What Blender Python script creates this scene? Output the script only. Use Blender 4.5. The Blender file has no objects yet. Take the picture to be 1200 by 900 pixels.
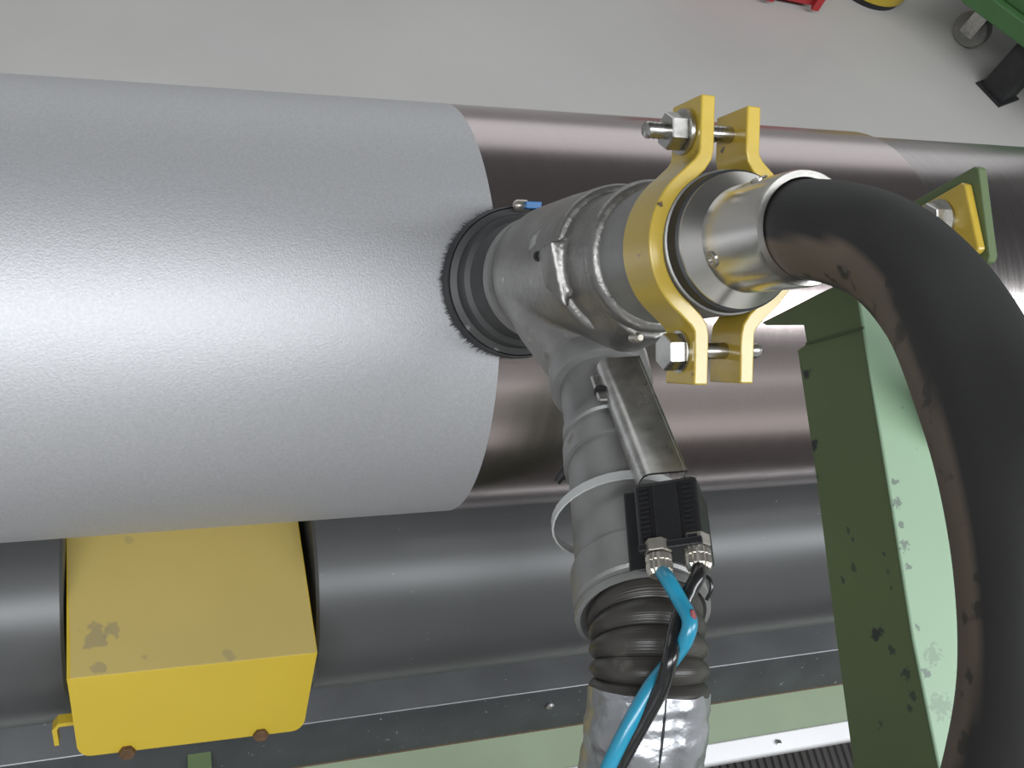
import bpy, math, random
from mathutils import Vector, Matrix
random.seed(7)
V = Vector
SC = bpy.context.scene
COL = SC.collection

# ------------------------------------------------------------------ camera
FPX = 1180.0
CAM_R = Matrix(((0.94170512, -0.02756349, 0.3353084),
                (-0.19099481, -0.86427008, 0.46535815),
                (0.27697013, -0.50227231, -0.81915204)))   # camera (right, down, forward) -> world
CAM = V((0.0, -0.54894732, 1.71140175))
cam_d = bpy.data.cameras.new('camera')
cam_d.sensor_width = 36.0
cam_d.lens = 36.0 * FPX / 1200.0
cam_d.clip_start = 0.02
cam_d.clip_end = 100
cam = bpy.data.objects.new('camera', cam_d)
COL.objects.link(cam)
cr, cd, cf = CAM_R.col[0], CAM_R.col[1], CAM_R.col[2]
m = Matrix((cr, -cd, -cf)).transposed().to_4x4()
m.translation = CAM
cam.matrix_world = m
SC.camera = cam

# ------------------------------------------------------------------ world, lights, exposure
SC.view_settings.view_transform = 'Standard'
SC.view_settings.look = 'None'
SC.view_settings.gamma = 1.0
SC.view_settings.use_curve_mapping = False
SC.view_settings.exposure = 0.1
w = bpy.data.worlds.new('hall_daylight'); SC.world = w
w.use_nodes = True
bg = w.node_tree.nodes['Background']
bg.inputs['Color'].default_value = (0.93, 0.95, 1.0, 1)
bg.inputs['Strength'].default_value = 0.38

def area(name, loc, sx, sy, power, direction, col=(1, 1, 1)):
    l = bpy.data.lights.new(name, 'AREA'); l.shape = 'RECTANGLE'
    l.size = sx; l.size_y = sy; l.energy = power; l.color = col
    o = bpy.data.objects.new(name, l); COL.objects.link(o)
    o.location = loc
    o.rotation_euler = V(direction).to_track_quat('-Z', 'Y').to_euler()
    return o
area('skylight_strip', (2.0, -3.45, 5.9), 14.0, 1.6, 900, (0, 0, -1), (0.94, 0.97, 1.0))
area('front_window_light', (2.0, -7.8, 2.9), 14.0, 0.4, 14, (0, 1, 0), (0.94, 0.97, 1.0))
area('back_window_light', (2.0, 7.8, 2.7), 14.0, 4.2, 150, (0, -1, 0), (0.94, 0.97, 1.0))

# ------------------------------------------------------------------ helpers
def at(x, y, depth):                 # a photograph pixel at a true depth in metres -> world point
    return CAM + CAM_R @ V(((x - 600) / FPX, (y - 450) / FPX, 1.0)) * depth
def ray(x, y):
    return (CAM_R @ V(((x - 600) / FPX, (y - 450) / FPX, 1.0))).normalized()
def on_z(x, y, z=0.0):
    d = ray(x, y); return CAM + d * ((z - CAM.z) / d.z)
def on_x(x, y, X):
    d = ray(x, y); return CAM + d * ((X - CAM.x) / d.x)
def yz(alpha, z=None, y=None):       # point (y, z) seen at an angle below the horizon, in the plane across the roll
    t = math.tan(math.radians(alpha))
    if z is not None: return (CAM.y + (CAM.z - z) / t, z)
    return (y, CAM.z - (y - CAM.y) * t)

LOC = {}
def tag(o, label, cat, group=None, kind=None):
    if label: o['label'] = label
    if cat: o['category'] = cat
    if group: o['group'] = group
    if kind: o['kind'] = kind
    return o
def thing(name, loc, label, cat, group=None):
    o = bpy.data.objects.new(name, None); COL.objects.link(o)
    o.empty_display_size = 0.05
    o.location = loc; LOC[o.name] = V(loc)
    return tag(o, label, cat, group)

def basis(axis, hint=V((0, 0, 1))):
    n = V(axis).normalized()
    if abs(n.dot(hint)) > 0.97: hint = V((1, 0, 0))
    u = (hint - n * n.dot(hint)).normalized()
    return u, n.cross(u), n

class MB:
    def __init__(s): s.v = []; s.f = []
    def add(s, vs, fs):
        b = len(s.v); s.v += [V(p) for p in vs]; s.f += [tuple(i + b for i in f) for f in fs]; return s
    def box(s, c, ex, ey, ez):       # centre and three half-edge vectors
        c, ex, ey, ez = V(c), V(ex), V(ey), V(ez)
        vs = [c + ex * i + ey * j + ez * k for k in (-1, 1) for j in (-1, 1) for i in (-1, 1)]
        fs = [(0, 2, 3, 1), (4, 5, 7, 6), (0, 1, 5, 4), (2, 6, 7, 3), (0, 4, 6, 2), (1, 3, 7, 5)]
        return s.add(vs, fs)
    def prism(s, poly, ext):         # closed polygon pushed along a vector
        n = len(poly); ext = V(ext)
        vs = [V(p) for p in poly] + [V(p) + ext for p in poly]
        fs = [tuple(range(n))[::-1], tuple(range(n, 2 * n))]
        fs += [(i, (i + 1) % n, (i + 1) % n + n, i + n) for i in range(n)]
        return s.add(vs, fs)
    def lathe(s, o, axis, prof, seg=48, closed=False, cap=True, hint=V((0, 0, 1)), teeth=1.0):
        u, v, n = basis(axis, hint); o = V(o)
        vs = []; fs = []; k = len(prof)
        for t, r in prof:
            for i in range(seg):
                a = 2 * math.pi * i / seg
                vs.append(o + n * t + (u * math.cos(a) + v * math.sin(a)) * r * (teeth if i % 2 else 1))
        for j in range(k if closed else k - 1):
            j2 = (j + 1) % k
            for i in range(seg):
                i2 = (i + 1) % seg
                fs.append((j * seg + i, j * seg + i2, j2 * seg + i2, j2 * seg + i))
        if cap and not closed:
            fs.append(tuple(range(seg))[::-1]); fs.append(tuple((k - 1) * seg + i for i in range(seg)))
        return s.add(vs, fs)
    def tube(s, pts, rad, seg=16, cap=True):
        pts = [V(p) for p in pts]; n = len(pts)
        rad = rad if isinstance(rad, (list, tuple)) else [rad] * n
        tg = [(pts[min(i + 1, n - 1)] - pts[max(i - 1, 0)]).normalized() for i in range(n)]
        u = basis(tg[0])[0]; vs = []; fs = []
        for i in range(n):
            u = (u - tg[i] * tg[i].dot(u)).normalized(); v = tg[i].cross(u)
            for q in range(seg):
                a = 2 * math.pi * q / seg
                vs.append(pts[i] + (u * math.cos(a) + v * math.sin(a)) * rad[i])
        for i in range(n - 1):
            for q in range(seg):
                q2 = (q + 1) % seg
                fs.append((i * seg + q, i * seg + q2, (i + 1) * seg + q2, (i + 1) * seg + q))
        if cap:
            fs.append(tuple(range(seg))[::-1]); fs.append(tuple((n - 1) * seg + q for q in range(seg)))
        return s.add(vs, fs)
    def sheet(s, sec, ext, th):      # open polyline given a thickness (towards the left of travel about ext), pushed along ext
        ext = V(ext); e = ext.normalized(); sec = [V(p) for p in sec]; n = len(sec)
        off = []
        for i in range(n):
            d = (sec[min(i + 1, n - 1)] - sec[max(i - 1, 0)]).normalized()
            off.append(sec[i] + e.cross(d) * th)
        vs = sec + off + [p + ext for p in sec] + [p + ext for p in off]
        fs = []
        for i in range(n - 1):
            fs += [(i, i + 1, i + 1 + 2 * n, i + 2 * n), (i + n + 1, i + n, i + 3 * n, i + 3 * n + 1),
                   (i, i + n, i + n + 1, i + 1), (i + 2 * n, i + 2 * n + 1, i + 3 * n + 1, i + 3 * n)]
        fs += [(0, 2 * n, 3 * n, n), (n - 1, 2 * n - 1, 4 * n - 1, 3 * n - 1)]
        return s.add(vs, fs)
    def hexa(s, o, axis, r, h, hint=V((1, 0, 0)), seg=6):
        return s.lathe(o, axis, [(0, r * .94), (h * .08, r), (h * .92, r), (h, r * .94)], seg, hint=hint)
    def build(s, name, mat, parent=None, smooth=35, bevel=0, loc=None, segs=2):
        base = V((0, 0, 0))
        if parent is not None: base = LOC[parent.name]
        elif loc is not None: base = V(loc)
        me = bpy.data.meshes.new(name)
        me.from_pydata([tuple(p - base) for p in s.v], [], s.f); me.update()
        import bmesh
        bm = bmesh.new(); bm.from_mesh(me); bmesh.ops.recalc_face_normals(bm, faces=bm.faces); bm.to_mesh(me); bm.free()
        if smooth:
            me.polygons.foreach_set('use_smooth', [True] * len(me.polygons))
            me.set_sharp_from_angle(angle=math.radians(smooth))
        me.materials.append(mat)
        o = bpy.data.objects.new(name, me); COL.objects.link(o)
        if parent is not None: o.parent = parent
        else: o.location = base
        LOC[o.name] = base
        if bevel:
            b = o.modifiers.new('bevel', 'BEVEL'); b.width = bevel; b.segments = segs
            b.limit_method = 'ANGLE'; b.angle_limit = math.radians(40)
        return o

def spline(pts, n=8):                # Catmull-Rom through points
    P = [V(p) for p in pts]; P = [P[0] * 2 - P[1]] + P + [P[-1] * 2 - P[-2]]; out = []
    for i in range(1, len(P) - 2):
        a, b, c, d = P[i - 1:i + 3]
        for k in range(n):
            t = k / n
            out.append(0.5 * (2 * b + (c - a) * t + (2 * a - 5 * b + 4 * c - d) * t * t + (3 * b - a - 3 * c + d) * t ** 3))
    out.append(P[-2]); return out

# ------------------------------------------------------------------ materials
def mat(name, col, rough=0.5, metal=0.0, vary=0.0, scale=20, col2=None, bump=0.0, bscale=200, rvary=0.0,
        stretch=None, spots=None, coat=0.0, detail=6, edge=(0.35, 0.7)):
    m = bpy.data.materials.new(name); m.use_nodes = True
    nt = m.node_tree; N = nt.nodes; L = nt.links
    b = N['Principled BSDF']
    b.inputs['Metallic'].default_value = metal
    b.inputs['Roughness'].default_value = rough
    if coat: b.inputs['Coat Weight'].default_value = coat; b.inputs['Coat Roughness'].default_value = 0.15
    tc = N.new('ShaderNodeTexCoord')
    src = tc.outputs['Object']
    if stretch:
        mp = N.new('ShaderNodeMapping'); mp.inputs['Scale'].default_value = stretch
        L.new(src, mp.inputs['Vector']); ssrc = mp.outputs['Vector']
    else: ssrc = src
    no = N.new('ShaderNodeTexNoise'); no.inputs['Scale'].default_value = scale; no.inputs['Detail'].default_value = detail
    L.new(ssrc, no.inputs['Vector'])
    rp = N.new('ShaderNodeValToRGB')
    rp.color_ramp.elements[0].position, rp.color_ramp.elements[1].position = edge
    c2 = col2 if col2 else tuple(max(0, c * (1 - vary)) for c in col)
    rp.color_ramp.elements[0].color = (*c2, 1); rp.color_ramp.elements[1].color = (*col, 1)
    L.new(no.outputs['Fac'], rp.inputs['Fac'])
    out = rp.outputs['Color']
    for sp in (spots or []):         # (colour, scale, threshold, width): stains with a shape of their own
        n2 = N.new('ShaderNodeTexNoise'); n2.inputs['Scale'].default_value = sp[1]; n2.inputs['Detail'].default_value = 5
        L.new(src, n2.inputs['Vector'])
        r2 = N.new('ShaderNodeValToRGB')
        r2.color_ramp.elements[0].position = sp[2]; r2.color_ramp.elements[1].position = sp[2] + sp[3]
        L.new(n2.outputs['Fac'], r2.inputs['Fac'])
        mx = N.new('ShaderNodeMixRGB'); L.new(r2.outputs['Color'], mx.inputs['Fac'])
        L.new(out, mx.inputs['Color1']); mx.inputs['Color2'].default_value = (*sp[0], 1); out = mx.outputs['Color']
    L.new(out, b.inputs['Base Color'])
    if rvary:
        mr = N.new('ShaderNodeMapRange'); mr.inputs['To Min'].default_value = rough - rvary; mr.inputs['To Max'].default_value = rough + rvary
        L.new(no.outputs['Fac'], mr.inputs['Value']); L.new(mr.outputs['Result'], b.inputs['Roughness'])
    if bump:
        nb = N.new('ShaderNodeTexNoise'); nb.inputs['Scale'].default_value = bscale; nb.inputs['Detail'].default_value = 4
        L.new(ssrc, nb.inputs['Vector'])
        bp = N.new('ShaderNodeBump'); bp.inputs['Strength'].default_value = bump; bp.inputs['Distance'].default_value = 0.002
        L.new(nb.outputs['Fac'], bp.inputs['Height']); L.new(bp.outputs['Normal'], b.inputs['Normal'])
    return m

M_floor = mat('floor_concrete', (.47, .457, .438), .85, 0, .10, 1.6, spots=[((.44, .43, .42), 4.2, .60, .2)], bump=.1, bscale=60)
M_wall = mat('painted_wall', (.42, .42, .40), .9, 0, .1, 1)
M_ceil = mat('ceiling_panel', (.20, .20, .20), .9, 0, .1, 1)
M_blast = mat('blasted_steel', (.51, .512, .527), .56, .65, .10, 420, bump=.16, bscale=620, detail=3)
M_bare = mat('turned_steel', (.50, .432, .425), .22, 1, .05, 14, stretch=(30, 1, 1), rvary=.03)
M_journal = mat('journal_steel', (.42, .39, .38), .25, 1, .15, 10, stretch=(30, 1, 1), rvary=.05)
M_grey = mat('grey_roller_enamel', (.085, .087, .088), .38, .3, .15, 6, rvary=.05, spots=[((.35, .35, .35), 210, .74, .02)])
M_tray = mat('grey_tray_steel', (.16, .165, .17), .40, .5, .25, 9, rvary=.08, spots=[((.4, .4, .4), 160, .73, .02)])
M_trayd = mat('dark_tray_lip', (.075, .08, .085), .45, .4, .25, 20, spots=[((.35, .35, .35), 160, .70, .03)])
M_palegreen = mat('pale_green_enamel', (.25, .31, .205), .5, 0, .08, 12)
M_alu = mat('aluminium_edge', (.88, .88, .89), .35, .45, .08, 8)
M_yellow = mat('yellow_enamel', (.50, .36, .03), .38, 0, .06, 5, spots=[((.25, .2, .1), 60, .76, .03)], coat=.15)
M_ytop = mat('dusty_yellow_enamel', (.45, .35, .115), .45, 0, .08, 5, spots=[((.25, .2, .1), 60, .75, .02)])
M_yclamp = mat('yellow_clamp_paint', (.52, .37, .05), .30, 0, .14, 30, spots=[((.10, .07, .04), 95, .685, .03), ((.42, .34, .14), 38, .66, .08)], bump=.08, bscale=160, coat=.5)
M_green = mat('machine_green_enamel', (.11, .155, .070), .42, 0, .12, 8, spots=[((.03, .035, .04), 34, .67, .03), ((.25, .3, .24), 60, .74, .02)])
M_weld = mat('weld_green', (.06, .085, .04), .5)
M_litgreen = mat('machine_green_lit', (.25, .37, .245), .45, 0, .07, 10, spots=[((.12, .14, .13), 40, .70, .03)])  # machine green lightened: skylight on the upward face put into the colour
M_cast = mat('cast_aluminium', (.33, .32, .305), .40, .85, .28, 34, rvary=.08, bump=.3, bscale=210, spots=[((.55, .55, .53), 48, .66, .06), ((.16, .15, .14), 30, .68, .05)])
M_plain = mat('grey_pipe_metal', (.31, .31, .30), .48, .6, .2, 40, rvary=.08, bump=.1, bscale=200, spots=[((.2, .18, .15), 50, .68, .05)])
M_bright = mat('machined_aluminium', (.72, .70, .66), .24, 1, .12, 22, rvary=.06, spots=[((.45, .36, .24), 16, .62, .1)])
M_steel = mat('zinc_steel', (.58, .57, .54), .3, 1, .3, 90, rvary=.1)
M_rubber = mat('black_rubber', (.028, .028, .028), .5, 0, .2, 40, bump=.05, bscale=300)
M_cup = mat('dark_rubber_cup', (.07, .07, .07), .5, .2, .3, 30, spots=[((.2, .2, .2), 60, .68, .05)])
M_brist = mat('bristle_black', (.02, .025, .028), .5, 0, .3, 60)
M_bellow = mat('bellows_rubber', (.055, .05, .044), .38, 0, .35, 30, spots=[((.12, .11, .095), 50, .66, .1)])
M_nickel = mat('nickel_plate', (.66, .62, .54), .30, .85, .25, 120)
M_tape = mat('silver_tape', (.50, .51, .53), .36, .8, .22, 25, rvary=.1, bump=1, bscale=55)
M_blue = mat('blue_cable_sheath', (.02, .27, .42), .3, 0, .1, 40, coat=.4)
M_black = mat('black_cable_sheath', (.012, .012, .012), .25, 0, .1, 40, coat=.5)
M_switch = mat('black_switch_plastic', (.016, .016, .017), .35, 0, .2, 60, bump=.05, bscale=300)
M_tie = mat('white_nylon', (.52, .53, .52), .45, 0, .1, 40)
M_brown = mat('rusty_bolt', (.16, .09, .045), .6, .3, .4, 120)
M_dark = mat('dark_steel', (.035, .035, .037), .55, .3, .3, 30)
M_mat = mat('rubber_mat', (.045, .04, .038), .6, 0, .4, 12)
M_red = mat('red_enamel', (.42, .03, .035), .45, 0, .1, 10)
M_bluetag = mat('blue_plastic', (.02, .13, .33), .4)
M_redtape = mat('red_smear', (.32, .06, .07), .5, 0, .5, 200)
M_cart = mat('cart_green', (.06, .15, .05), .5, 0, .15, 6)
M_wheel = mat('caster_grey', (.24, .235, .22), .6, 0, .2, 40)

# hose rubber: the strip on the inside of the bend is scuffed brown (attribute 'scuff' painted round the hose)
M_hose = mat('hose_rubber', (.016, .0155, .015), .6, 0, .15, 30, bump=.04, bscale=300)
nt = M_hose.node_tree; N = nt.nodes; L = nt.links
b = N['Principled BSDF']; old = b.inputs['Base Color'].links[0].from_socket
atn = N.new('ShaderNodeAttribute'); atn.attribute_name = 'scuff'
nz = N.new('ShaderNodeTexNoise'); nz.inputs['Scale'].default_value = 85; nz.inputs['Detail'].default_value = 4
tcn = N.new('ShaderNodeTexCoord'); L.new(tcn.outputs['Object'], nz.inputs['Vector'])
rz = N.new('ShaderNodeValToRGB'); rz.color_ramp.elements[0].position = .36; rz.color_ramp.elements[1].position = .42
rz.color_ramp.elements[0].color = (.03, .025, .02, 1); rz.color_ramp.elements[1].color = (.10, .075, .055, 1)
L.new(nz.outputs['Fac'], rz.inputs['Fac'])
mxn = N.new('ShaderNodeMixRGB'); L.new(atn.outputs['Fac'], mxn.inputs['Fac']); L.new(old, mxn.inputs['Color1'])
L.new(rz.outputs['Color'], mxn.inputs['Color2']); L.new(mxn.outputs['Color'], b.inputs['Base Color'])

def stain(m_, pts, col, ns=90):             # worn patches of a fixed place and outline
    nt = m_.node_tree; N = nt.nodes; L = nt.links; b = N['Principled BSDF']
    tc = N.new('ShaderNodeTexCoord'); nz = N.new('ShaderNodeTexNoise'); nz.inputs['Scale'].default_value = ns; nz.inputs['Detail'].default_value = 4
    L.new(tc.outputs['Object'], nz.inputs['Vector'])
    for p, r, am in pts:
        d = N.new('ShaderNodeVectorMath'); d.operation = 'DISTANCE'; L.new(tc.outputs['Object'], d.inputs[0]); d.inputs[1].default_value = p
        mu = N.new('ShaderNodeMath'); mu.operation = 'MULTIPLY_ADD'; L.new(nz.outputs['Fac'], mu.inputs[0]); mu.inputs[1].default_value = r * 3.0; L.new(d.outputs['Value'], mu.inputs[2])
        mr = N.new('ShaderNodeMapRange'); L.new(mu.outputs['Value'], mr.inputs['Value'])
        mr.inputs['From Min'].default_value = r * 2.2; mr.inputs['From Max'].default_value = r * 2.4; mr.inputs['To Min'].default_value = am; mr.inputs['To Max'].default_value = 0
        mx = N.new('ShaderNodeMixRGB'); L.new(mr.outputs['Result'], mx.inputs['Fac'])
        old = b.inputs['Base Color'].links[0].from_socket; L.new(old, mx.inputs['Color1']); mx.inputs['Color2'].default_value = (*col, 1)
        L.new(mx.outputs['Color'], b.inputs['Base Color'])

# ------------------------------------------------------------------ hall
def struct(o): o['kind'] = 'structure'; return o
struct(MB().box((2, 0, -.05), (9, 0, 0), (0, 8, 0), (0, 0, .05)).build('floor', M_floor, smooth=0))
struct(MB().box((2, 0, 6.1), (9, 0, 0), (0, 8, 0), (0, 0, .1)).build('ceiling', M_ceil, smooth=0))
struct(MB().box((2, 8.1, 3), (9, 0, 0), (0, .1, 0), (0, 0, 3)).build('wall_back', M_wall, smooth=0))
struct(MB().box((2, -8.1, 3), (9, 0, 0), (0, .1, 0), (0, 0, 3)).build('wall_front', M_wall, smooth=0))

# ------------------------------------------------------------------ the roll
RC = V((0, 0, 0.9)); XA = V((1, 0, 0)); RR = 0.2
roll = thing('steel_roll', (0, 0, .9), 'large horizontal steel roll, blasted matt grey at left and bare turned metal at right', 'roll')
MB().lathe(RC, XA, [(-1.5, .19), (-1.5, RR + .0002), (.2685, RR + .0002), (.2690, RR - .0006), (.2690, .19)], 192, cap=False).build('blasted_zone', M_blast, roll, 40)['label'] = 'matt grit-blasted grey zone of the roll'
MB().lathe(RC, XA, [(.2686, RR), (.733, RR), (.7350, RR - .002), (.7350, .1)], 192, cap=False).build('bare_zone', M_bare, roll, 30)['label'] = 'shiny turned bare zone of the roll'
MB().lathe(RC, XA, [(.734, .1955), (3.2, .1955), (3.2, .0)], 160, cap=False).build('journal', M_journal, roll, 30)['label'] = 'narrower grey journal at the right end'

# ------------------------------------------------------------------ support rollers and their guard
LC = V((0, -.163, .618)); LR = .126
def hit_low(x, y):
    d = ray(x, y); oy, oz = CAM.y - LC.y, CAM.z - LC.z
    a = d.y ** 2 + d.z ** 2; bb = oy * d.y + oz * d.z; c = oy * oy + oz * oz - LR * LR
    return CAM + d * ((-bb - math.sqrt(bb * bb - a * c)) / a)
xl = hit_low(74, 720).x; xr = hit_low(371, 700).x
def roller(x0, x1, label):
    t = thing('support_roller', (x0, LC.y, LC.z), label, 'roller', None)
    o = V((0, LC.y, LC.z))
    MB().lathe(o, XA, [(x0, .03), (x0, LR - .003), (x0 + .003, LR), (x1 - .003, LR), (x1, LR - .003), (x1, .03)], 128).build('roller_shell', M_grey, t, 30)
    return t
ra = roller(-1.4, xl, 'grey support roller under the roll, left of the yellow guard')
rb = roller(xr, 3.0, 'grey support roller under the roll, right of the yellow guard')
MB().lathe(V((0, LC.y, LC.z)), XA, [(xl, .03), (xr, .03)], 32).build('axle', M_dark, rb, 30)

# guard: profile across, pushed along X
gx0 = (on_z(79, 796, .744).x); 
def ptd(alpha, dist): a = math.radians(alpha); return V((0, CAM.y + dist * math.cos(a), CAM.z - dist * math.sin(a)))
pr, pf, pb = ptd(66.0, 1.095), ptd(74.82, 1.0), ptd(78.72, 1.075)
def at_line(px, py, p):              # point on ray (px,py) whose (y,z) depth equals that of profile point p
    d = ray(px, py); k = math.hypot(p.y - CAM.y, p.z - CAM.z) / math.hypot(d.y, d.z); return CAM + d * k
A0, A1 = at_line(78, 796, pf), at_line(372, 765, pf)
B0_, B1 = at_line(92, 888, pb), at_line(355, 856, pb)
T0, T1 = at_line(78, 615, pr), at_line(347, 596, pr)
guard = thing('roller_guard', (A0.x, pb.y, pb.z), 'yellow sheet metal guard box between the two grey support rollers', 'guard')
th = V((0, .25, -1)).normalized() * .003
MB().prism([T0, T1, A1, A0], th).build('top_plate', M_ytop, guard, 0, .0008)
def lerp(a, b, t): return a * (1 - t) + b * t
fp = [A0, A1, lerp(A1, B1, .87)]
for k in range(5):
    a = math.pi / 2 * k / 4
    fp.append(lerp(lerp(A1, B1, .87), B1, math.sin(a)) + (B0_ - B1).normalized() * .011 * (1 - math.cos(a)))
for k in range(5):
    a = math.pi / 2 * (1 - k / 4)
    fp.append(lerp(lerp(A0, B0_, .87), B0_, math.sin(a)) + (B1 - B0_).normalized() * .011 * (1 - math.cos(a)))
fp.append(lerp(A0, B0_, .87))
fn = (A1 - A0).cross(B0_ - A0).normalized()
if fn.y < 0: fn = -fn
MB().prism(fp, fn * .003).build('front_plate', M_yellow, guard, 0, .0008)
for nm, a, t, c in (('left', A0, T0, B0_), ('right', A1, T1, B1)):
    s_ = 1 if nm == 'left' else -1
    MB().prism([a, t, V((t.x, t.y, c.z - .01)), V((c.x, c.y + .01, c.z + .003))], V((s_ * .003, 0, 0))).build('side_plate', M_yellow, guard, 0)
for px, py in ((149, 878), (305, 857)):
    c = at_line(px, py, pb)
    n_ = -fn
    bo = MB().hexa(c + n_ * .001, n_, .0075, .006).build('bolt', M_brown, guard, 30)
# hook latch at the lower left corner
def on_top(x, y):
    n_ = (A1 - A0).cross(T0 - A0); d = ray(x, y); return CAM + d * ((A0 - CAM).dot(n_) / d.dot(n_)) - LOC[guard.name]
stain(M_ytop, [(on_top(112, 744), .013, .75), (on_top(130, 739), .010, .7), (on_top(116, 783), .007, .7), (on_top(270, 768), .006, .6), (on_top(171, 770), .004, .5), (on_top(150, 636), .005, .4)], (.26, .22, .12))
hc = at_line(79, 862, pb)
ux = V((1, 0, 0)); uu = (A0 - B0_).normalized()
MB().sheet([hc + ux * .014 + uu * .012, hc - ux * .006 + uu * .012, hc - ux * .008 + uu * .008, hc - ux * .008 - uu * .012], fn * .012, .0045).build('latch', M_yellow, guard, 0, .0006)

# ------------------------------------------------------------------ machine bed in front of and under the rollers
bed = thing('machine_bed', (0, -.3, 0), 'grey and pale green machine bed running under the support rollers', 'machine bed')
ly, lz = yz(78.55, z=.48); fy, fz = yz(80.6, z=.40); gy, gz = yz(82.85, z=.388); wy, wz = yz(84.0, z=.384)
X0, X1 = -1.5, 3.2
def strip(poly, name, m_, bev=.001, label=None):
    o = MB().prism([V((X0, y, z)) for y, z in poly], V((X1 - X0, 0, 0))).build(name, m_, bed, 0, bev)
    if label: o['label'] = label
    return o
strip([(ly, lz), (.35, lz + .0), (.35, lz - .008), (ly + .004, lz - .008)], 'tray', M_tray, .002, 'grey steel tray with bright front edge')
strip([(ly, lz - .002), (ly + .006, lz - .006), (fy + .006, fz), (fy, fz + .001)], 'tray_lip', M_trayd, .001, 'dark sloping lip of the tray')
strip([(fy - .0005, fz + .0015), (fy + .010, fz + .0015), (fy + .010, fz - .004), (fy - .0005, fz - .004)], 'seal_strip', M_brown, .0006, 'thin reddish seal line')
strip([(fy + .02, fz - .004), (gy, gz), (gy + .002, gz - .012), (fy + .02, gz - .012)], 'shelf', M_palegreen, .001, 'pale green shelf below the tray')
strip([(gy + .001, gz + .002), (wy + .003, wz + .003), (wy, wz), (wy, wz - .02), (gy + .001, wz - .02)], 'edge_rail', M_alu, .002, 'bright aluminium edge rail')
strip([(.3, lz - .01), (.3, .013), (fy + .06, .013), (fy + .06, gz - .012), (fy + .05, lz - .012)], 'bed_body', M_green, 0)
strip([(.135, lz), (.135, .80), (.141, .80), (.141, lz)], 'light_blocker', M_trayd, .001)  # unseen plate added to block light reaching under the roll from behind
c = V((on_z(912, 868, gz + .003).x, (gy + wy) / 2, gz + .002))
MB().lathe(c, V((0, 0, 1)), [(0, .004), (.002, .004), (.003, .002)], 12).build('rail_screw', M_steel, bed, 30)
c = at(686, 822, 1.19); c = V((c.x, yz(79.3, z=.452)[0], .452))
MB().lathe(c, V((0, -.9, .4)), [(0, .0055), (.003, .0055), (.005, .003)], 14).build('tray_screw', M_steel, bed, 30)
# green bracket under the guard
c = on_z(232, 888, .40)
MB().box((c.x, fy + .012, .415), (.013, 0, 0), (0, .02, 0), (0, .012, .04)).build('guard_bracket', M_green, bed, 0, .001)
# dark ribbed rubber mat on the floor in front of the bed
mat_ = thing('floor_mat', (.8, -1.2, 0), 'dark ribbed rubber mat on the floor below the bright edge rail', 'mat')
MB().box((.8, -1.27, .004), (2.6, 0, 0), (0, 1.0, 0), (0, 0, .004)).build('mat_base', M_mat, mat_, 0)
rib = MB()
for k in range(340):
    x = -1.78 + k * .0152
    rib.prism([(x, -2.26, .008), (x + .003, -2.26, .0125), (x + .006, -2.26, .0125), (x + .009, -2.26, .008)], (0, 1.98, 0))
o = rib.build('mat_ribs', M_mat, mat_, 0); o['kind'] = 'stuff'

# ------------------------------------------------------------------ green arm post and its bracket plate
bdir = V((0, -math.cos(math.radians(16.5)), -math.sin(math.radians(16.5))))
XP = .47
def pp(x, y): return on_x(x, y, XP)
arm = thing('tool_support', pp(960, 600), 'green enamelled box-shaped tool support crossing in front of the roll beside the black hose', 'tool support')
E1, E0 = pp(1046, 597), pp(957, 560)
cdir = V((0, bdir.z, -bdir.y)) ; cdir = cdir if cdir.z < 0 else -cdir
def sc(p, q0): return (p - q0).dot(bdir), (p - q0).dot(cdir)
poly = [pp(1003, 322), pp(975, 337), pp(958, 345), pp(893, 378), pp(898, 381), pp(942, 381), pp(946, 403), pp(935, 411), pp(957, 560), pp(981, 753), pp(1000, 893), pp(1038, 1180),
        pp(1152, 1180), pp(1100, 896), pp(1070, 749), pp(1046, 597), pp(1020, 438), pp(1007, 354)]
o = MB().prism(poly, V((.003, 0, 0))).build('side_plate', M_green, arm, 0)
o['label'] = 'dark green side plate of the arm'
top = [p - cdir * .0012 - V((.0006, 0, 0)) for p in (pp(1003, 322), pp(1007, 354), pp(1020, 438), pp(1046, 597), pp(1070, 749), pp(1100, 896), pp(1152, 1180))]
o = MB().sheet(top, V((.11, 0, 0)), .003).build('top_plate', M_litgreen, arm, 30, .0012)
o['label'] = 'green upper plate of the arm, painted lighter as lit from above'
ol = LOC[arm.name]
stain(M_litgreen, [(pp(x_, y_) + V((.004, 0, 0)) - ol, r_, .8) for x_, y_, r_ in ((1044, 565, .0035), (1047, 590, .004), (1050, 615, .003), (1055, 640, .004), (1058, 665, .003), (1071, 735, .003), (1080, 790, .0035))] + [(pp(1078, 770) + V((.012, 0, 0)) - ol, .008, .35), (pp(1090, 830) + V((.010, 0, 0)) - ol, .009, .35), (pp(1030, 530) + V((.03, 0, 0)) - ol, .005, .25)], (.09, .11, .10), 330)
stain(M_green, [(pp(x_, y_) - ol, r_, .75) for x_, y_, r_ in ((994, 622, .0025), (999, 632, .002), (1000, 665, .0035), (988, 680, .003), (1043, 568, .003), (1050, 620, .003), (1036, 650, .002), (1041, 670, .002), (1045, 690, .002), (1045, 762, .004), (1062, 790, .005), (1070, 815, .004), (1066, 830, .003))], (.03, .035, .045), 330)
# leg of the arm outside the picture
q = pp(1100, 1180)
MB().box((XP + .056, q.y - .02, q.z / 2 - .002), (.05, 0, 0), (0, .04, 0), (0, 0, q.z / 2 - .002)).build('leg', M_green, arm, 0, .002)
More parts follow.
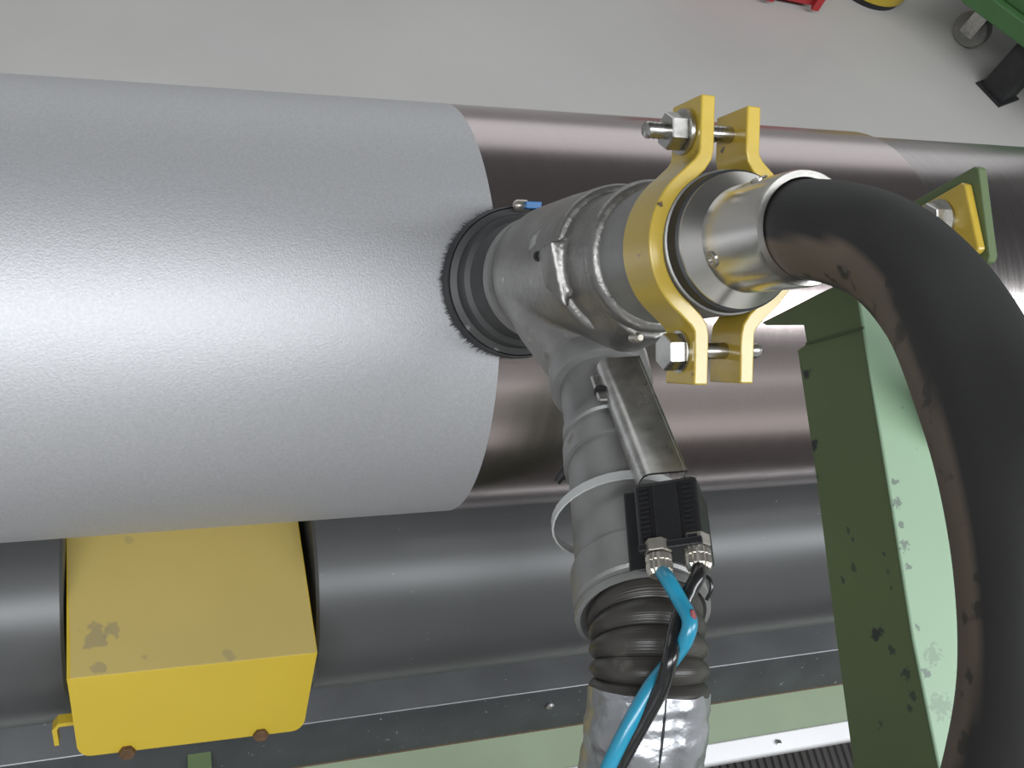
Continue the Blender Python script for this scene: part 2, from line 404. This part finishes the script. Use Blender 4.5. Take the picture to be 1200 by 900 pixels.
# weld joint across the arm
j0, j1 = pp(946, 403), pp(1013, 384)
MB().box((j0 + j1) / 2 - V((.0008, 0, 0)), (.0008, 0, 0), (j1 - j0) / 2, bdir * .0009).build('weld_seam', M_weld, arm, 0)

# ------------------------------------------------------------------ blasting head
G = math.radians(58.06)
NX = V((0, -math.cos(G), math.sin(G))); WX = V((0, -math.sin(G), -math.cos(G)))
S0 = V((.2793, -.0935, 1.0768))
def hp(t, a=0, w_=0): return S0 + NX * t + XA * a + WX * w_
gun = thing('blasting_head', hp(0), 'grey cast metal blasting head with black brush cup pressed on the roll', 'blasting tool')
# brush
br = MB()
for k in range(2600):
    a = random.uniform(0, 2 * math.pi); r0 = random.uniform(.049, .0575); lean = random.uniform(.002, .0082)
    ca, sa = math.cos(a), math.sin(a)
    ww = sa * (r0 + lean)
    z0 = -.0  # the roll falls away from the contact plane
    drop = RR - math.sqrt(max(0, RR * RR - (ww + .0) ** 2)) if abs(ww) < RR else 0
    p0 = hp(.018, ca * r0, sa * r0); p1 = hp(-drop * .9 + random.uniform(-.001, .002), ca * (r0 + lean), sa * (r0 + lean))
    u, v, n_ = basis(p1 - p0)
    br.add([p0 + u * .0008, p0 - u * .0004 + v * .0007, p0 - u * .0004 - v * .0007, p1], [(0, 1, 3), (1, 2, 3), (2, 0, 3)])
o = br.build('bristles', M_brist, gun, 0); o['kind'] = 'stuff'; o['label'] = 'ring of short black bristles'
cup = MB().lathe(S0, NX, [(.006, .046), (.005, .0595), (.010, .0605), (.019, .0585), (.021, .0535), (.026, .0525), (.034, .0515), (.036, .0475), (.046, .043), (.060, .0405), (.066, .0395)], 96).build('brush_cup', M_cup, gun, 28)
MB().lathe(S0, NX, [(.008, .0608), (.008, .0618), (.018, .0606), (.018, .0596)], 96, closed=True).build('cup_band', M_dark, gun, 30)
MB().lathe(S0, NX, [(.064, .038), (.064, .0462), (.0665, .047), (.0715, .047), (.0735, .0462), (.0735, .038)], 96).build('spacer_ring', M_plain, gun, 30)
MB().lathe(S0, NX, [(.073, .041), (.079, .041)], 64).build('gap_ring', M_dark, gun, 30)
# screw and blue tag on the top of the cup
ang_ = math.radians(-88)
c = hp(.024, .000, -.0600)
MB().lathe(c - XA * .006, XA, [(0, .0035), (.002, .0048), (.010, .0048), (.012, .0035)], 16).build('band_screw', M_nickel, gun, 30)
MB().box(hp(.034, .006, -.0590), XA * .0065, NX * .003, WX * .0028).build('blue_tag', M_bluetag, gun, 0, .0006)

# casting: turned body + slanted branch, fused
PT, PB = at(703, 440, .66), at(748, 690, .53)
DX = (PB - PT).normalized()
def bs(y):                           # arc length along the branch for image row y
    lo, hi = -.2, .35
    for _ in range(40):
        mid = (lo + hi) / 2; p = CAM_R.transposed() @ (PT + DX * mid - CAM)
        if 450 + FPX * p.y / p.z < y: lo = mid
        else: hi = mid
    return lo
body = MB().lathe(S0, NX, [(.078, .020), (.078, .0405), (.084, .045), (.094, .0485), (.108, .0500), (.165, .0500), (.196, .0490), (.208, .0480), (.211, .0432), (.252, .0412), (.252, .02)], 96)
bst = hp(.125)
body.lathe(PT, DX, [(-.115, .036), (-.06, .0345), (-.03, .031), (.0, .0295)], 64)
r0_ = hp(.112, -.004, .006)
dd_ = (PT - r0_)
body.lathe(r0_, dd_, [(0, .0445), (dd_.length * .35, .041), (dd_.length * .7, .034), (dd_.length * .98, .0293)], 64)
# web between the branch and the front flange
for k in range(5):
    f_ = k / 4
    p0 = hp(.15 + .09 * f_, 0, .02); p1 = PT + DX * (-.015 - .02 * f_)
    body.tube([p0, lerp(p0, p1, .5 + .1 * (1 - f_)), lerp(p0, p1, .80 - .35 * f_)], [.03, .024, .012], 24)
lv = []
for a_ in (-.040, 0):
    for t_, w_, d_ in ((.190, -.007, -.0535), (.214, -.013, -.0525), (.214, .030, -.0435), (.200, .014, -.0525)):
        lv.append(hp(t_, a_ if a_ else d_, w_))
body.add(lv, [(0, 1, 2, 3), (7, 6, 5, 4), (0, 4, 5, 1), (1, 5, 6, 2), (2, 6, 7, 3), (3, 7, 4, 0)])
bo = body.build('cast_body', M_cast, gun, 0)
rm = bo.modifiers.new('fuse', 'REMESH'); rm.mode = 'VOXEL'; rm.voxel_size = .0016; rm.use_smooth_shade = True
sm = bo.modifiers.new('soft', 'SMOOTH'); sm.factor = .5; sm.iterations = 7
MB().lathe(S0, NX, [(.198, .045), (.1985, .0493), (.2075, .0490), (.2100, .0478), (.2110, .0460), (.2110, .042)], 96).build('shoulder_ring', M_cast, gun, 40)
MB().lathe(S0, NX, [(.243, .0395), (.2425, .0425), (.245, .0443), (.249, .0450), (.2535, .0443), (.2560, .0425), (.2565, .0395)], 96).build('flange_bead', M_cast, gun, 50)
MB().lathe(S0, NX, [(.254, .0395), (.330, .0371), (.331, .0350)], 96).build('neck_sleeve', M_plain, gun, 30)
MB().lathe(S0, NX, [(.329, .0362), (.338, .0358), (.339, .034)], 64).build('gap_shade', M_dark, gun, 30)  # dark ring standing in for the shadow in the clamp gap
MB().lathe(S0, NX, [(.337, .0300), (.337, .0338), (.3385, .0346), (.3405, .0343), (.3475, .0275), (.3482, .0268), (.391, .0268), (.3945, .0260), (.3945, .0230), (.36, .0230)], 96, cap=False).build('nozzle_tube', M_bright, gun, 30)['label'] = 'bright machined aluminium tube end with chamfered collar'
for a_, t_ in ((204, .354), (112, .372)):
    aa = math.radians(a_)
    dirv = XA * math.cos(aa) - WX * math.sin(aa)
    c = hp(t_) + dirv * .0262
    g_ = MB().lathe(c, dirv, [(0, .0042), (.0012, .0042), (.0016, .0036), (.0016, .0024), (.0004, .0022)], 20).build('grub_screw', M_steel, gun, 30)
# lug with a screw hole on the body's shoulder
MB().lathe(hp(.196, -.0525, -.004), -XA + NX * .5, [(0, .0036), (.0016, .0032), (.0016, .0018), (0, .0016)], 14).build('lug_screw', M_dark, gun, 30)
MB().lathe(hp(.243, -.012, .0475), NX, [(0, .003), (.008, .003), (.010, .0018)], 14).build('flange_screw', M_nickel, gun, 30)

# branch pipe and its rings
def br_l(prof, name, m_, sm_=35): return MB().lathe(PT, DX, prof, 80).build(name, m_, gun, sm_)
s470, s500, s520, s545, s560, s600, s690 = bs(470), bs(505), bs(520), bs(548), bs(560), bs(600), bs(690)
br_l([(-.013, .0295), (-.013, .0325), (-.010, .0332), (.011, .0332), (.013, .0322), (.013, .027)], 'upper_collar', M_plain)
br_l([(.005, .0270), (bs(500), .0274), (bs(503), .0290), (bs(515), .0296), (bs(517), .0282), (bs(530), .0284)], 'upper_pipe', M_plain)
br_l([(bs(525), .0275), (bs(525), .0306), (bs(546), .0312), (bs(546), .0265)], 'pipe_band', M_plain)
br_l([(bs(540), .0284), (bs(600), .0302), (bs(665), .0318), (bs(690), .0320)], 'lower_pipe', M_plain)
br_l([(bs(668), .0315), (bs(668), .0344), (bs(672), .0350), (bs(708), .0352), (bs(711), .0340), (bs(715), .0340), (bs(718), .0352), (bs(722), .0348), (bs(723), .0325), (bs(714), .0285)], 'lower_collar', M_plain)
# small screw lug on the pipe band
c = at(659, 556, .615)
MB().lathe(c, V(CAM_R @ V((-.6, .8, 0))), [(-.006, .0022), (-.006, .0035), (.002, .0035), (.002, .0025), (.006, .0025)], 14).build('band_screw', M_dark, gun, 30)
c = at(719, 516, .585)
MB().lathe(c, V(CAM_R @ V((-.2, -.9, -.3))), [(-.004, .0025), (-.004, .0035), (.004, .0035), (.005, .002)], 14).build('band_screw', M_steel, gun, 30)

# ------------------------------------------------------------------ yellow clamp
clamp = thing('pipe_clamp', hp(.3075), 'yellow painted two-piece pipe clamp bolted around the blasting head', 'clamp')
t0, t1 = .298, .3285
RO, TH = .0450, .0080
TILT = .04
def half(sgn):
    g0 = .0095
    outl = []
    # from upper ear down the outer side (towards +-a), ring, lower ear ; coordinates (a, w)
    inner = [(g0, -.0765), (g0, -.048)]
    ro, ri = RO, RO - TH
    a0 = math.radians(62)
    cen = []
    rm_ = RO - TH / 2
    pts = [(g0 + TH / 2, -.0745 if sgn < 0 else -.0705), (g0 + TH / 2, -.0475), (g0 + TH / 2 + .0008, -.0435)]
    st, en = math.radians(-54), math.radians(54)
    pts += [(g0 + TH / 2 + .0036, -.0395)]
    for k in range(25):
        th_ = st + (en - st) * k / 24
        pts.append((rm_ * math.cos(th_), rm_ * math.sin(th_)))
    pts += [(g0 + TH / 2 + .0036, .0395), (g0 + TH / 2 + .0008, .0435), (g0 + TH / 2, .0475), (g0 + TH / 2, .0725)]
    P = [hp(t0, sgn * x - TILT * y, y) for x, y in pts]
    mb = MB(); n = len(P); e = NX
    L_, R_ = [], []
    for i in range(n):
        d = (P[min(i + 1, n - 1)] - P[max(i - 1, 0)]).normalized(); o_ = e.cross(d) * TH / 2
        L_.append(P[i] + o_); R_.append(P[i] - o_)
    ex = NX * (t1 - t0)
    vs = L_ + R_ + [p + ex for p in L_] + [p + ex for p in R_]
    fs = []
    for i in range(n - 1):
        fs += [(i, i + 1, i + 1 + 2 * n, i + 2 * n), (i + n + 1, i + n, i + 3 * n, i + 3 * n + 1),
               (i, i + n, i + n + 1, i + 1), (i + 2 * n, i + 2 * n + 1, i + 3 * n + 1, i + 3 * n)]
    fs += [(0, 2 * n, 3 * n, n), (n - 1, 2 * n - 1, 4 * n - 1, 3 * n - 1)]
    mb.add(vs, fs)
    return mb.build('clamp_half', M_yclamp, clamp, 30, .0008)
half(-1)['label'] = 'left half of the clamp facing the brush'; half(1)['label'] = 'right half of the clamp behind the tube'
tm = (t0 + t1) / 2
def bolt(w_, x0, x1, r, name='bolt'): return MB().lathe(hp(tm, -TILT * w_, w_), XA, [(x0, r * .8), (x0 + .0015, r)] + [(x0 + .0015 + (x1 - x0 - .003) * k / 40, r * (1 if k % 2 else .88)) for k in range(41)] + [(x1, r * .8)], 20).build(name, M_steel, clamp, 60)
b1 = bolt(-.0585, -.0415, .0165, .0045)
MB().hexa(hp(tm, -0.0272, -.0585), XA, .0098, .009, WX).build('nut', M_steel, b1, 20)
MB().lathe(hp(tm, -0.0182, -.0585), XA, [(0, .0118), (.0022, .0118)], 32).build('washer', M_steel, b1, 30)
b2 = bolt(.0555, -.020, .030, .0045)
MB().hexa(hp(tm, -0.0297, .0555), XA, .0098, .0085, WX).build('bolt_head', M_steel, b2, 20)
MB().lathe(hp(tm, -0.0212, .0555), XA, [(0, .011), (.0016, .011)], 32).build('washer', M_steel, b2, 30)
# arm of the clamp to its plate, behind the hose
pl_c = at(1108, 262, .60)
XB = pl_c.x
def yb(x, y): return on_x(x, y, XB)
yp = [yb(1060, 252), yb(1126, 214), yb(1131, 216), yb(1147, 292), yb(1143, 297), yb(1085, 330)]
MB().prism(yp, V((.0055, 0, 0))).build('mounting_plate', M_yclamp, clamp, 0, .0012)
MB().tube([hp(tm, .0415, .004), lerp(hp(tm, .0415, .004), yb(1086, 306), .5), yb(1086, 306) + V((.002, 0, 0))], .008, 20).build('arm_bar', M_yclamp, clamp, 30)
bdl = V((-1, 0, 0))
pb_ = MB().hexa(yb(1101, 259), bdl, .0105, .010, V((0, 0, 1))).build('plate_bolt', M_steel, clamp, 20)
MB().lathe(yb(1101, 259), bdl, [(0, .013), (.002, .013)], 32).build('washer', M_steel, pb_, 30)

# green bracket plate the clamp is bolted to (part of the machine arm)
XG = XB + .0057
def yg(x, y): return on_x(x, y, XG)
gp_ = [yg(1050, 247), yg(1141, 195), yg(1147, 197), yg(1160, 300), yg(1158, 307), yg(1090, 350), yg(1075, 420)]
o = MB().prism(gp_, V((.006, 0, 0))).build('bracket_plate', M_green, arm, 0, .001)
q0 = yg(1095, 400)
MB().tube([yg(1090, 330) + V((.005, 0, 0)), lerp(yg(1090, 330), V((XP + .08, E1.y + .02, E1.z)), .5), V((XP + .08, E1.y + .03, E1.z - .02))], .016, 16).build('bracket_neck', M_green, arm, 30)

# ------------------------------------------------------------------ black pressure hose
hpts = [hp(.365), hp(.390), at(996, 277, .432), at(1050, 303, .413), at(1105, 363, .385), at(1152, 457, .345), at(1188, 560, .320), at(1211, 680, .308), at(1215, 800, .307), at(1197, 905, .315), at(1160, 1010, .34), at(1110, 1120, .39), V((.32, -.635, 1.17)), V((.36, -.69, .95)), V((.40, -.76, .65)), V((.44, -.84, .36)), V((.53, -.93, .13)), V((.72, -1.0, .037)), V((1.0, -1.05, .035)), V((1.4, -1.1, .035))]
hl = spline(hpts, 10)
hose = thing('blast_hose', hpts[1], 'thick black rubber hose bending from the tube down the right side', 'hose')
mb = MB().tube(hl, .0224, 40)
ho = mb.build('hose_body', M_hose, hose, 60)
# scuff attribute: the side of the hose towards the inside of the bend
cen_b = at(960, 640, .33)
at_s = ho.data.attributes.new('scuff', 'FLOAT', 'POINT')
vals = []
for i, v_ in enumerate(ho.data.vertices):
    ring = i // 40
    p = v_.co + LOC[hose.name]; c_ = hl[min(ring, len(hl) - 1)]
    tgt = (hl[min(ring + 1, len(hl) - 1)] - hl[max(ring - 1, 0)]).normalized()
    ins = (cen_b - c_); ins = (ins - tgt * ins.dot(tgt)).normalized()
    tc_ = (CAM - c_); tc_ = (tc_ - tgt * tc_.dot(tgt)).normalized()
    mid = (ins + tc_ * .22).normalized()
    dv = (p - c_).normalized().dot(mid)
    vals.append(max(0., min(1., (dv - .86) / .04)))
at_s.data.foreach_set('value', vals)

# ------------------------------------------------------------------ suction hose
sp = spline([PT + DX * bs(700), at(757, 728, .512), at(760, 768, .502), at(760, 812, .498), at(756, 860, .497), at(748, 910, .503), at(735, 980, .525), at(715, 1080, .58), V((.237, -.61, .95)), V((.21, -.68, .70)), V((.14, -.76, .40)), V((.02, -.84, .15)), V((-.18, -.91, .046)), V((-.5, -.95, .044))], 24)
suc = thing('suction_hose', sp[0], 'corrugated black suction hose wrapped in silver tape below the blasting head', 'hose')
ln = [0]
for i in range(1, len(sp)): ln.append(ln[-1] + (sp[i] - sp[i - 1]).length)
def rows(p): q = CAM_R.transposed() @ (p - CAM); return 450 + FPX * q.y / q.z
cut = next(i for i, p in enumerate(sp) if rows(p) > 806)
# corrugated part, resampled finely
fine = []
for i in range(cut + 2):
    for k in range(6): fine.append(lerp(sp[i], sp[i + 1], k / 6))
fl = [0]
for i in range(1, len(fine)): fl.append(fl[-1] + (fine[i] - fine[i - 1]).length)
rad = [.0262 + .0036 * (abs(math.sin(math.pi * s_ / .0092)) ** .7) for s_ in fl]
MB().tube(fine, rad, 64).build('bellows', M_bellow, suc, 60)
MB().tube(sp[cut:], [.0302 + .0003 * math.sin(i * .31) for i in range(len(sp) - cut)], 56).build('tape_wrap', M_tape, suc, 60)
tw = bpy.data.objects['tape_wrap']
from mathutils import noise
for v_ in tw.data.vertices:
    q_ = v_.co; v_.co = q_ + noise.noise_vector(q_ * 70) * .0010 + noise.noise_vector(V((q_.x * 40, q_.y * 190, q_.z * 190))) * .0007
# overlap edge of the tape, running down the side facing out
ed = []
for i in range(cut, len(sp)):
    tg = (sp[min(i + 1, len(sp) - 1)] - sp[i - 1]).normalized()
    to = (CAM - sp[i]); to = (to - tg * to.dot(tg)).normalized(); sd = tg.cross(to)
    if sd.dot(XA) < 0: sd = -sd
    ed.append(sp[i] + (to * math.cos(.27) + sd * math.sin(.27)) * .0304)
MB().tube(ed, .0006, 6).build('tape_seam', M_dark, suc, 60)

# ------------------------------------------------------------------ bracket channel and switch on the branch
AC = (XA - DX * XA.dot(DX)).normalized()
OUT = DX.cross(AC)
if OUT.dot(CAM - PT) < 0: OUT = -OUT
ctl, ctr, cbr, cbl = at(697, 420, .608), at(748, 417, .604), at(804, 551, .512), at(746, 556, .516)
ch = thing('switch_bracket', ctl, 'bright curved sheet steel channel over the branch pipe, holding the black switch', 'bracket')
mb = MB(); vs = []; K = 10; ROWS = 14
lenv = ((cbl - ctl) + (cbr - ctr)) / 2
dn = lenv.normalized(); acr0 = (ctr - ctl); nrm = dn.cross(acr0).normalized()
if nrm.dot(CAM - ctl) < 0: nrm = -nrm
sec = []
for k in range(9):                   # rounded left flank
    a = math.pi / 2 * k / 8
    sec.append((.16 * (1 - math.sin(a)) * 1.0, -.0085 * (math.cos(a)) ** 1.0 - 0.0))
sec = [(.30 * (1 - math.cos(math.pi / 2 * k / 8)), -.010 * (1 - math.sin(math.pi / 2 * k / 8))) for k in range(9)] + [(.6, 0), (.985, 0), (1.0, -.001), (1.0, -.012)]
n = len(sec)
for off in (0, -.0012):
    for r_ in range(ROWS):
        f_ = r_ / (ROWS - 1); a = lerp(ctl, cbl, f_); b_ = lerp(ctr, cbr, f_)
        for x_, z_ in sec: vs.append(lerp(a, b_, x_) + nrm * (z_ + off))
fs = []
S_ = n * ROWS
for r_ in range(ROWS - 1):
    for k in range(n - 1):
        i = r_ * n + k
        fs += [(i, i + 1, i + n + 1, i + n), (S_ + i + 1, S_ + i, S_ + i + n, S_ + i + n + 1)]
for r_ in range(ROWS - 1):
    for k in (0, n - 1):
        i = r_ * n + k; fs.append((i, i + n, S_ + i + n, S_ + i))
for k in range(n - 1):
    for r_ in (0, ROWS - 1):
        i = r_ * n + k; fs.append((i, i + 1, S_ + i + 1, S_ + i))
mb.add(vs, fs)
mb.tube([lerp(ctr, cbr, k / 8) + nrm * -.0006 for k in range(9)], .0010, 8)  # bead added along the right lip to catch a bright highlight
mb.build('channel', M_steel, ch, 40)
tb = at(704, 459, .594)
tn = at(703, 458, .598)
MB().box(at(705, 455, .596), (ctr - ctl).normalized() * .0045, dn * .013, nrm * .0015).build('tab', M_steel, ch, 0, .0012)
MB().lathe(tb, (CAM - tb), [(0, .0042), (.002, .0042), (.003, .003), (.001, .0018)], 16).build('tab_screw', M_dark, ch, 30)

sw = thing('cable_switch', at(782, 600, .53), 'black plastic switch block with two metal cable glands', 'switch')
sc_ = at(782, 601, .497)
fx = (at(806, 597, .497) - at(754, 605, .503)).normalized()
fyv = (at(796, 636, .4885) - at(778, 562, .5085)).normalized(); fyv = (fyv - fx * fyv.dot(fx)).normalized()
fz = fx.cross(fyv)
if fz.dot(CAM - sc_) < 0: fz = -fz
HW, HL = .0160, .0185
MB().box(sc_ - fz * .017, fx * HW, fyv * HL, fz * .017).build('housing', M_switch, sw, 0, .0022, segs=3)
MB().box(sc_ + fz * .0008, fx * .0062, fyv * (HL * .86), fz * .0012).build('lid_rib', M_switch, sw, 0, .0006)
for sx in (-1, 1):
    g = MB()
    for k in range(12):
        g.box(sc_ + fx * sx * .0110 + fyv * (-.0145 + k * .0026) + fz * .0006, fx * .0024, fyv * .0007, fz * .0008)
    g.build('grip_ridges', M_switch, sw, 0)['kind'] = 'stuff'
MB().box(sc_ + fyv * (HL - .001) - fz * .003, fx * HW * .98, fyv * .0022, fz * .006).build('base_lip', M_switch, sw, 0, .0008)
# side block of the switch, against the pipe
MB().box(sc_ - fx * (HW + .001) - fz * .024 + fyv * .003, fx * .006, fyv * .022, fz * .016).build('side_block', M_switch, sw, 0, .001)
glands = []
for gxp, gyp in ((771, 641), (816, 634)):
    g0_ = at(gxp, gyp + 3, .489)
    gl = MB().hexa(g0_ - fyv * .004, fyv, .0068, .0062, fx).build('cable_gland', M_nickel, sw, 20)
    MB().lathe(g0_ + fyv * .003, fyv, [(0, .0052), (.0005, .0065), (.0035, .0065), (.0040, .0061), (.0045, .0065), (.0085, .0065), (.0105, .0054), (.0105, .004)], 32, teeth=.90).build('gland_nut', M_nickel, gl, 0)
    glands.append(g0_ + fyv * .010)
bl = spline([glands[0], at(783, 680, .472), at(797, 704, .466), at(808, 727, .459), at(803, 750, .4585), at(786, 775, .4645), at(762, 806, .461), at(738, 848, .458), at(716, 892, .459), at(700, 930, .465), at(660, 1010, .5), V((.18, -.57, 1.09)), V((.17, -.635, .95)), V((.14, -.72, .68)), V((.07, -.82, .35)), V((-.04, -.93, .07)), V((-.22, -1.0, .017)), V((-.5, -1.02, .017))], 10)
cb = thing('blue_cable', glands[0], 'blue cable twisted with the black one below the switch', 'cable')
MB().tube(bl, .0037, 16).build('cable_sheath', M_blue, cb, 60)
rm_c = bl[29]
_o = (CAM - rm_c).normalized() * .0026 + XA * .0016
MB().tube([rm_c + _o + V(CAM_R @ V((0, -.0038, 0))), rm_c + _o + V(CAM_R @ V((.0003, -.001, 0))), rm_c + _o + V(CAM_R @ V((.0003, .0042, 0)))], [.0008, .0018, .0007], 10).build('red_mark', M_redtape, cb, 60)['label'] = 'smudged red mark'
kb = thing('black_cable', glands[1], 'glossy black cable twisted with the blue one below the switch', 'cable')
kl = spline([glands[1], at(818, 674, .475), at(808, 694, .472), at(798, 716, .4685), at(790, 745, .4625), at(785, 772, .4555), at(776, 804, .457), at(757, 840, .4585), at(732, 885, .4605), at(715, 920, .466), at(675, 1010, .5), V((.194, -.58, 1.09)), V((.184, -.647, .95)), V((.154, -.732, .68)), V((.084, -.832, .35)), V((-.03, -.945, .075)), V((-.22, -1.02, .017)), V((-.5, -1.05, .017))], 10)
MB().tube(kl, .0037, 16).build('cable_sheath', M_black, kb, 60)
# cable ties
tie = thing('cable_tie', PT + DX * bs(610), 'white nylon cable tie looped around the grey branch pipe', 'cable tie')
cen = PT + DX * bs(606)
ring = []
for k in range(33):
    a = 2 * math.pi * k / 32
    ring.append((a, cen - AC * .004 + (AC * math.cos(a) * .0375 + OUT * math.sin(a) * .034) + DX * (.0055 * -math.cos(a))))
vs = []; fs = []
for a, p in ring[:-1]:
    rdir = (AC * math.cos(a) + OUT * math.sin(a))
    for du, dv in ((-.0028, 0), (.0028, 0), (.0028, .0011), (-.0028, .0011)): vs.append(p + DX * du + rdir * dv)
for i in range(32):
    for k in range(4):
        fs.append((i * 4 + k, i * 4 + (k + 1) % 4, ((i + 1) % 32) * 4 + (k + 1) % 4, ((i + 1) % 32) * 4 + k))
MB().add(vs, fs).build('strap', M_tie, tie, 40)
bt = thing('cable_tie', at(830, 690, .485), 'short black cable tie tail curling beside the bellows', 'cable tie')
MB().tube(spline([at(822, 672, .489), at(831, 678, .486), at(834, 690, .485), at(828, 703, .486)], 6), .0010, 8).build('tail', M_black, bt, 60)

# ------------------------------------------------------------------ far side of the hall
wc = on_z(1126, 50, 0.0)
cart = thing('tool_cart', (wc.x, wc.y, 0), 'green steel cart on grey casters at the upper right', 'cart')
e0, e1_ = on_z(1126, 2, .19), on_z(1200, 57, .19)
ed1 = (e1_ - e0); Lc = 1.0; ed1.normalize(); ed2 = V((-ed1.y, ed1.x, 0))
if ed2.dot(V((1, 1, 0))) < 0: ed2 = -ed2
ctr_ = e0 + ed1 * Lc / 2 + ed2 * .35
MB().box(ctr_ + V((0, 0, .03)), ed1 * Lc / 2, ed2 * .35, V((0, 0, .03))).build('bottom_frame', M_cart, cart, 0, .004)
MB().box(ctr_ + V((0, 0, .36)) + ed2 * .01, ed1 * (Lc / 2 - .02), ed2 * .33, V((0, 0, .30))).build('cabinet', M_cart, cart, 0, .006)
MB().box(ctr_ + V((0, 0, .68)), ed1 * Lc / 2, ed2 * .35, V((0, 0, .02))).build('top_tray', M_cart, cart, 0, .004)
dist = (wc - CAM).dot(cf); wr = 21 / FPX * dist
for i, cc in enumerate((wc, wc + ed1 * (Lc - .18), wc + ed2 * .5, wc + ed1 * (Lc - .18) + ed2 * .5)):
    o_ = V((cc.x, cc.y, wr)); axd = V((CAM.x - o_.x - 1.2, CAM.y - o_.y, 0)).normalized()
    fk = MB().box(o_ + axd * .024 + V((0, 0, wr * .5)), axd * .003, V((0, 0, wr * .8)), axd.cross(V((0, 0, 1))) * wr * .4)
    fk.box(o_ - axd * .024 + V((0, 0, wr * .5)), axd * .003, V((0, 0, wr * .8)), axd.cross(V((0, 0, 1))) * wr * .4)
    fk.box(V((o_.x, o_.y, .19 - .004)), axd * .04, axd.cross(V((0, 0, 1))) * .04, V((0, 0, .004)))
    fko = fk.build('caster', M_steel, cart, 0)
    MB().lathe(o_ - axd * .018, axd, [(0, wr * .55), (0, wr * .92), (.006, wr), (.030, wr), (.036, wr * .92), (.036, wr * .55)], 40).build('wheel', M_wheel, fko, 30)
    MB().lathe(o_ - axd * .02, axd, [(0, wr * .30), (.0, wr * .55), (.04, wr * .55), (.04, wr * .3)], 24).build('hub', M_plain, fko, 30)
lg = on_z(1168, 108, 0.0)
stand = thing('steel_stand', (lg.x, lg.y, 0), 'dark square steel leg standing on the floor in front of the green cart', 'stand')
ax_ = V((.93, .37, 0)).normalized(); ay_ = V((-ax_.y, ax_.x, 0))
hw_ = 16 / FPX * (lg - CAM).dot(cf)
MB().box((lg.x, lg.y, .25), ax_ * hw_, ay_ * hw_, V((0, 0, .245))).build('leg', M_dark, stand, 0, .003)
MB().box((lg.x, lg.y, .004), ax_ * hw_ * 1.25, ay_ * hw_ * 1.25, V((0, 0, .004))).build('foot_plate', M_dark, stand, 0, .001)
MB().box((lg.x, lg.y, .50), ax_ * hw_ * 1.1, ay_ * hw_ * 1.1, V((0, 0, .006))).build('cap_plate', M_dark, stand, 0, .001)
c0, c1 = on_z(958, 11, 0.02), on_z(895, -2, 0.02)
rv = (c0 - c1).normalized(); rn = V((-rv.y, rv.x, 0))
if rn.y < 0: rn = -rn
crate = thing('red_crate', (c0.x, c0.y, 0), 'red metal crate on the floor at the top edge', 'crate')
mid = c0 - rv * .25 + rn * .2
MB().box((mid.x, mid.y, .11), rv * .24, rn * .19, V((0, 0, .09))).build('crate_body', M_red, crate, 0, .004)
MB().box((mid.x, mid.y, .205), rv * .25, rn * .2, V((0, 0, .012))).build('rim', M_red, crate, 0, .003)
for k in range(4):
    p = c0 - rv * (.0 + .155 * k + .012) - rn * .004
    MB().box((p.x, p.y, .105), rv * .012, rn * .006, V((0, 0, .085))).build('upright', M_red, crate, 0, .001)
y0 = on_z(1010, 7, 0)
ybin = thing('yellow_bin', (y0.x + .06, y0.y + .112, 0), 'yellow container with a dark base on the floor at the top edge', 'bin')
MB().lathe((y0.x + .06, y0.y + .112, 0), V((0, 0, 1)), [(0, .10), (.0, .125), (.022, .13), (.027, .12)], 40).build('base', M_dark, ybin, 30)
MB().lathe((y0.x + .06, y0.y + .112, 0), V((0, 0, 1)), [(.024, .10), (.024, .135), (.30, .15), (.32, .155), (.32, .145), (.10, .12)], 40, cap=True).build('bin_body', M_yellow, ybin, 30)
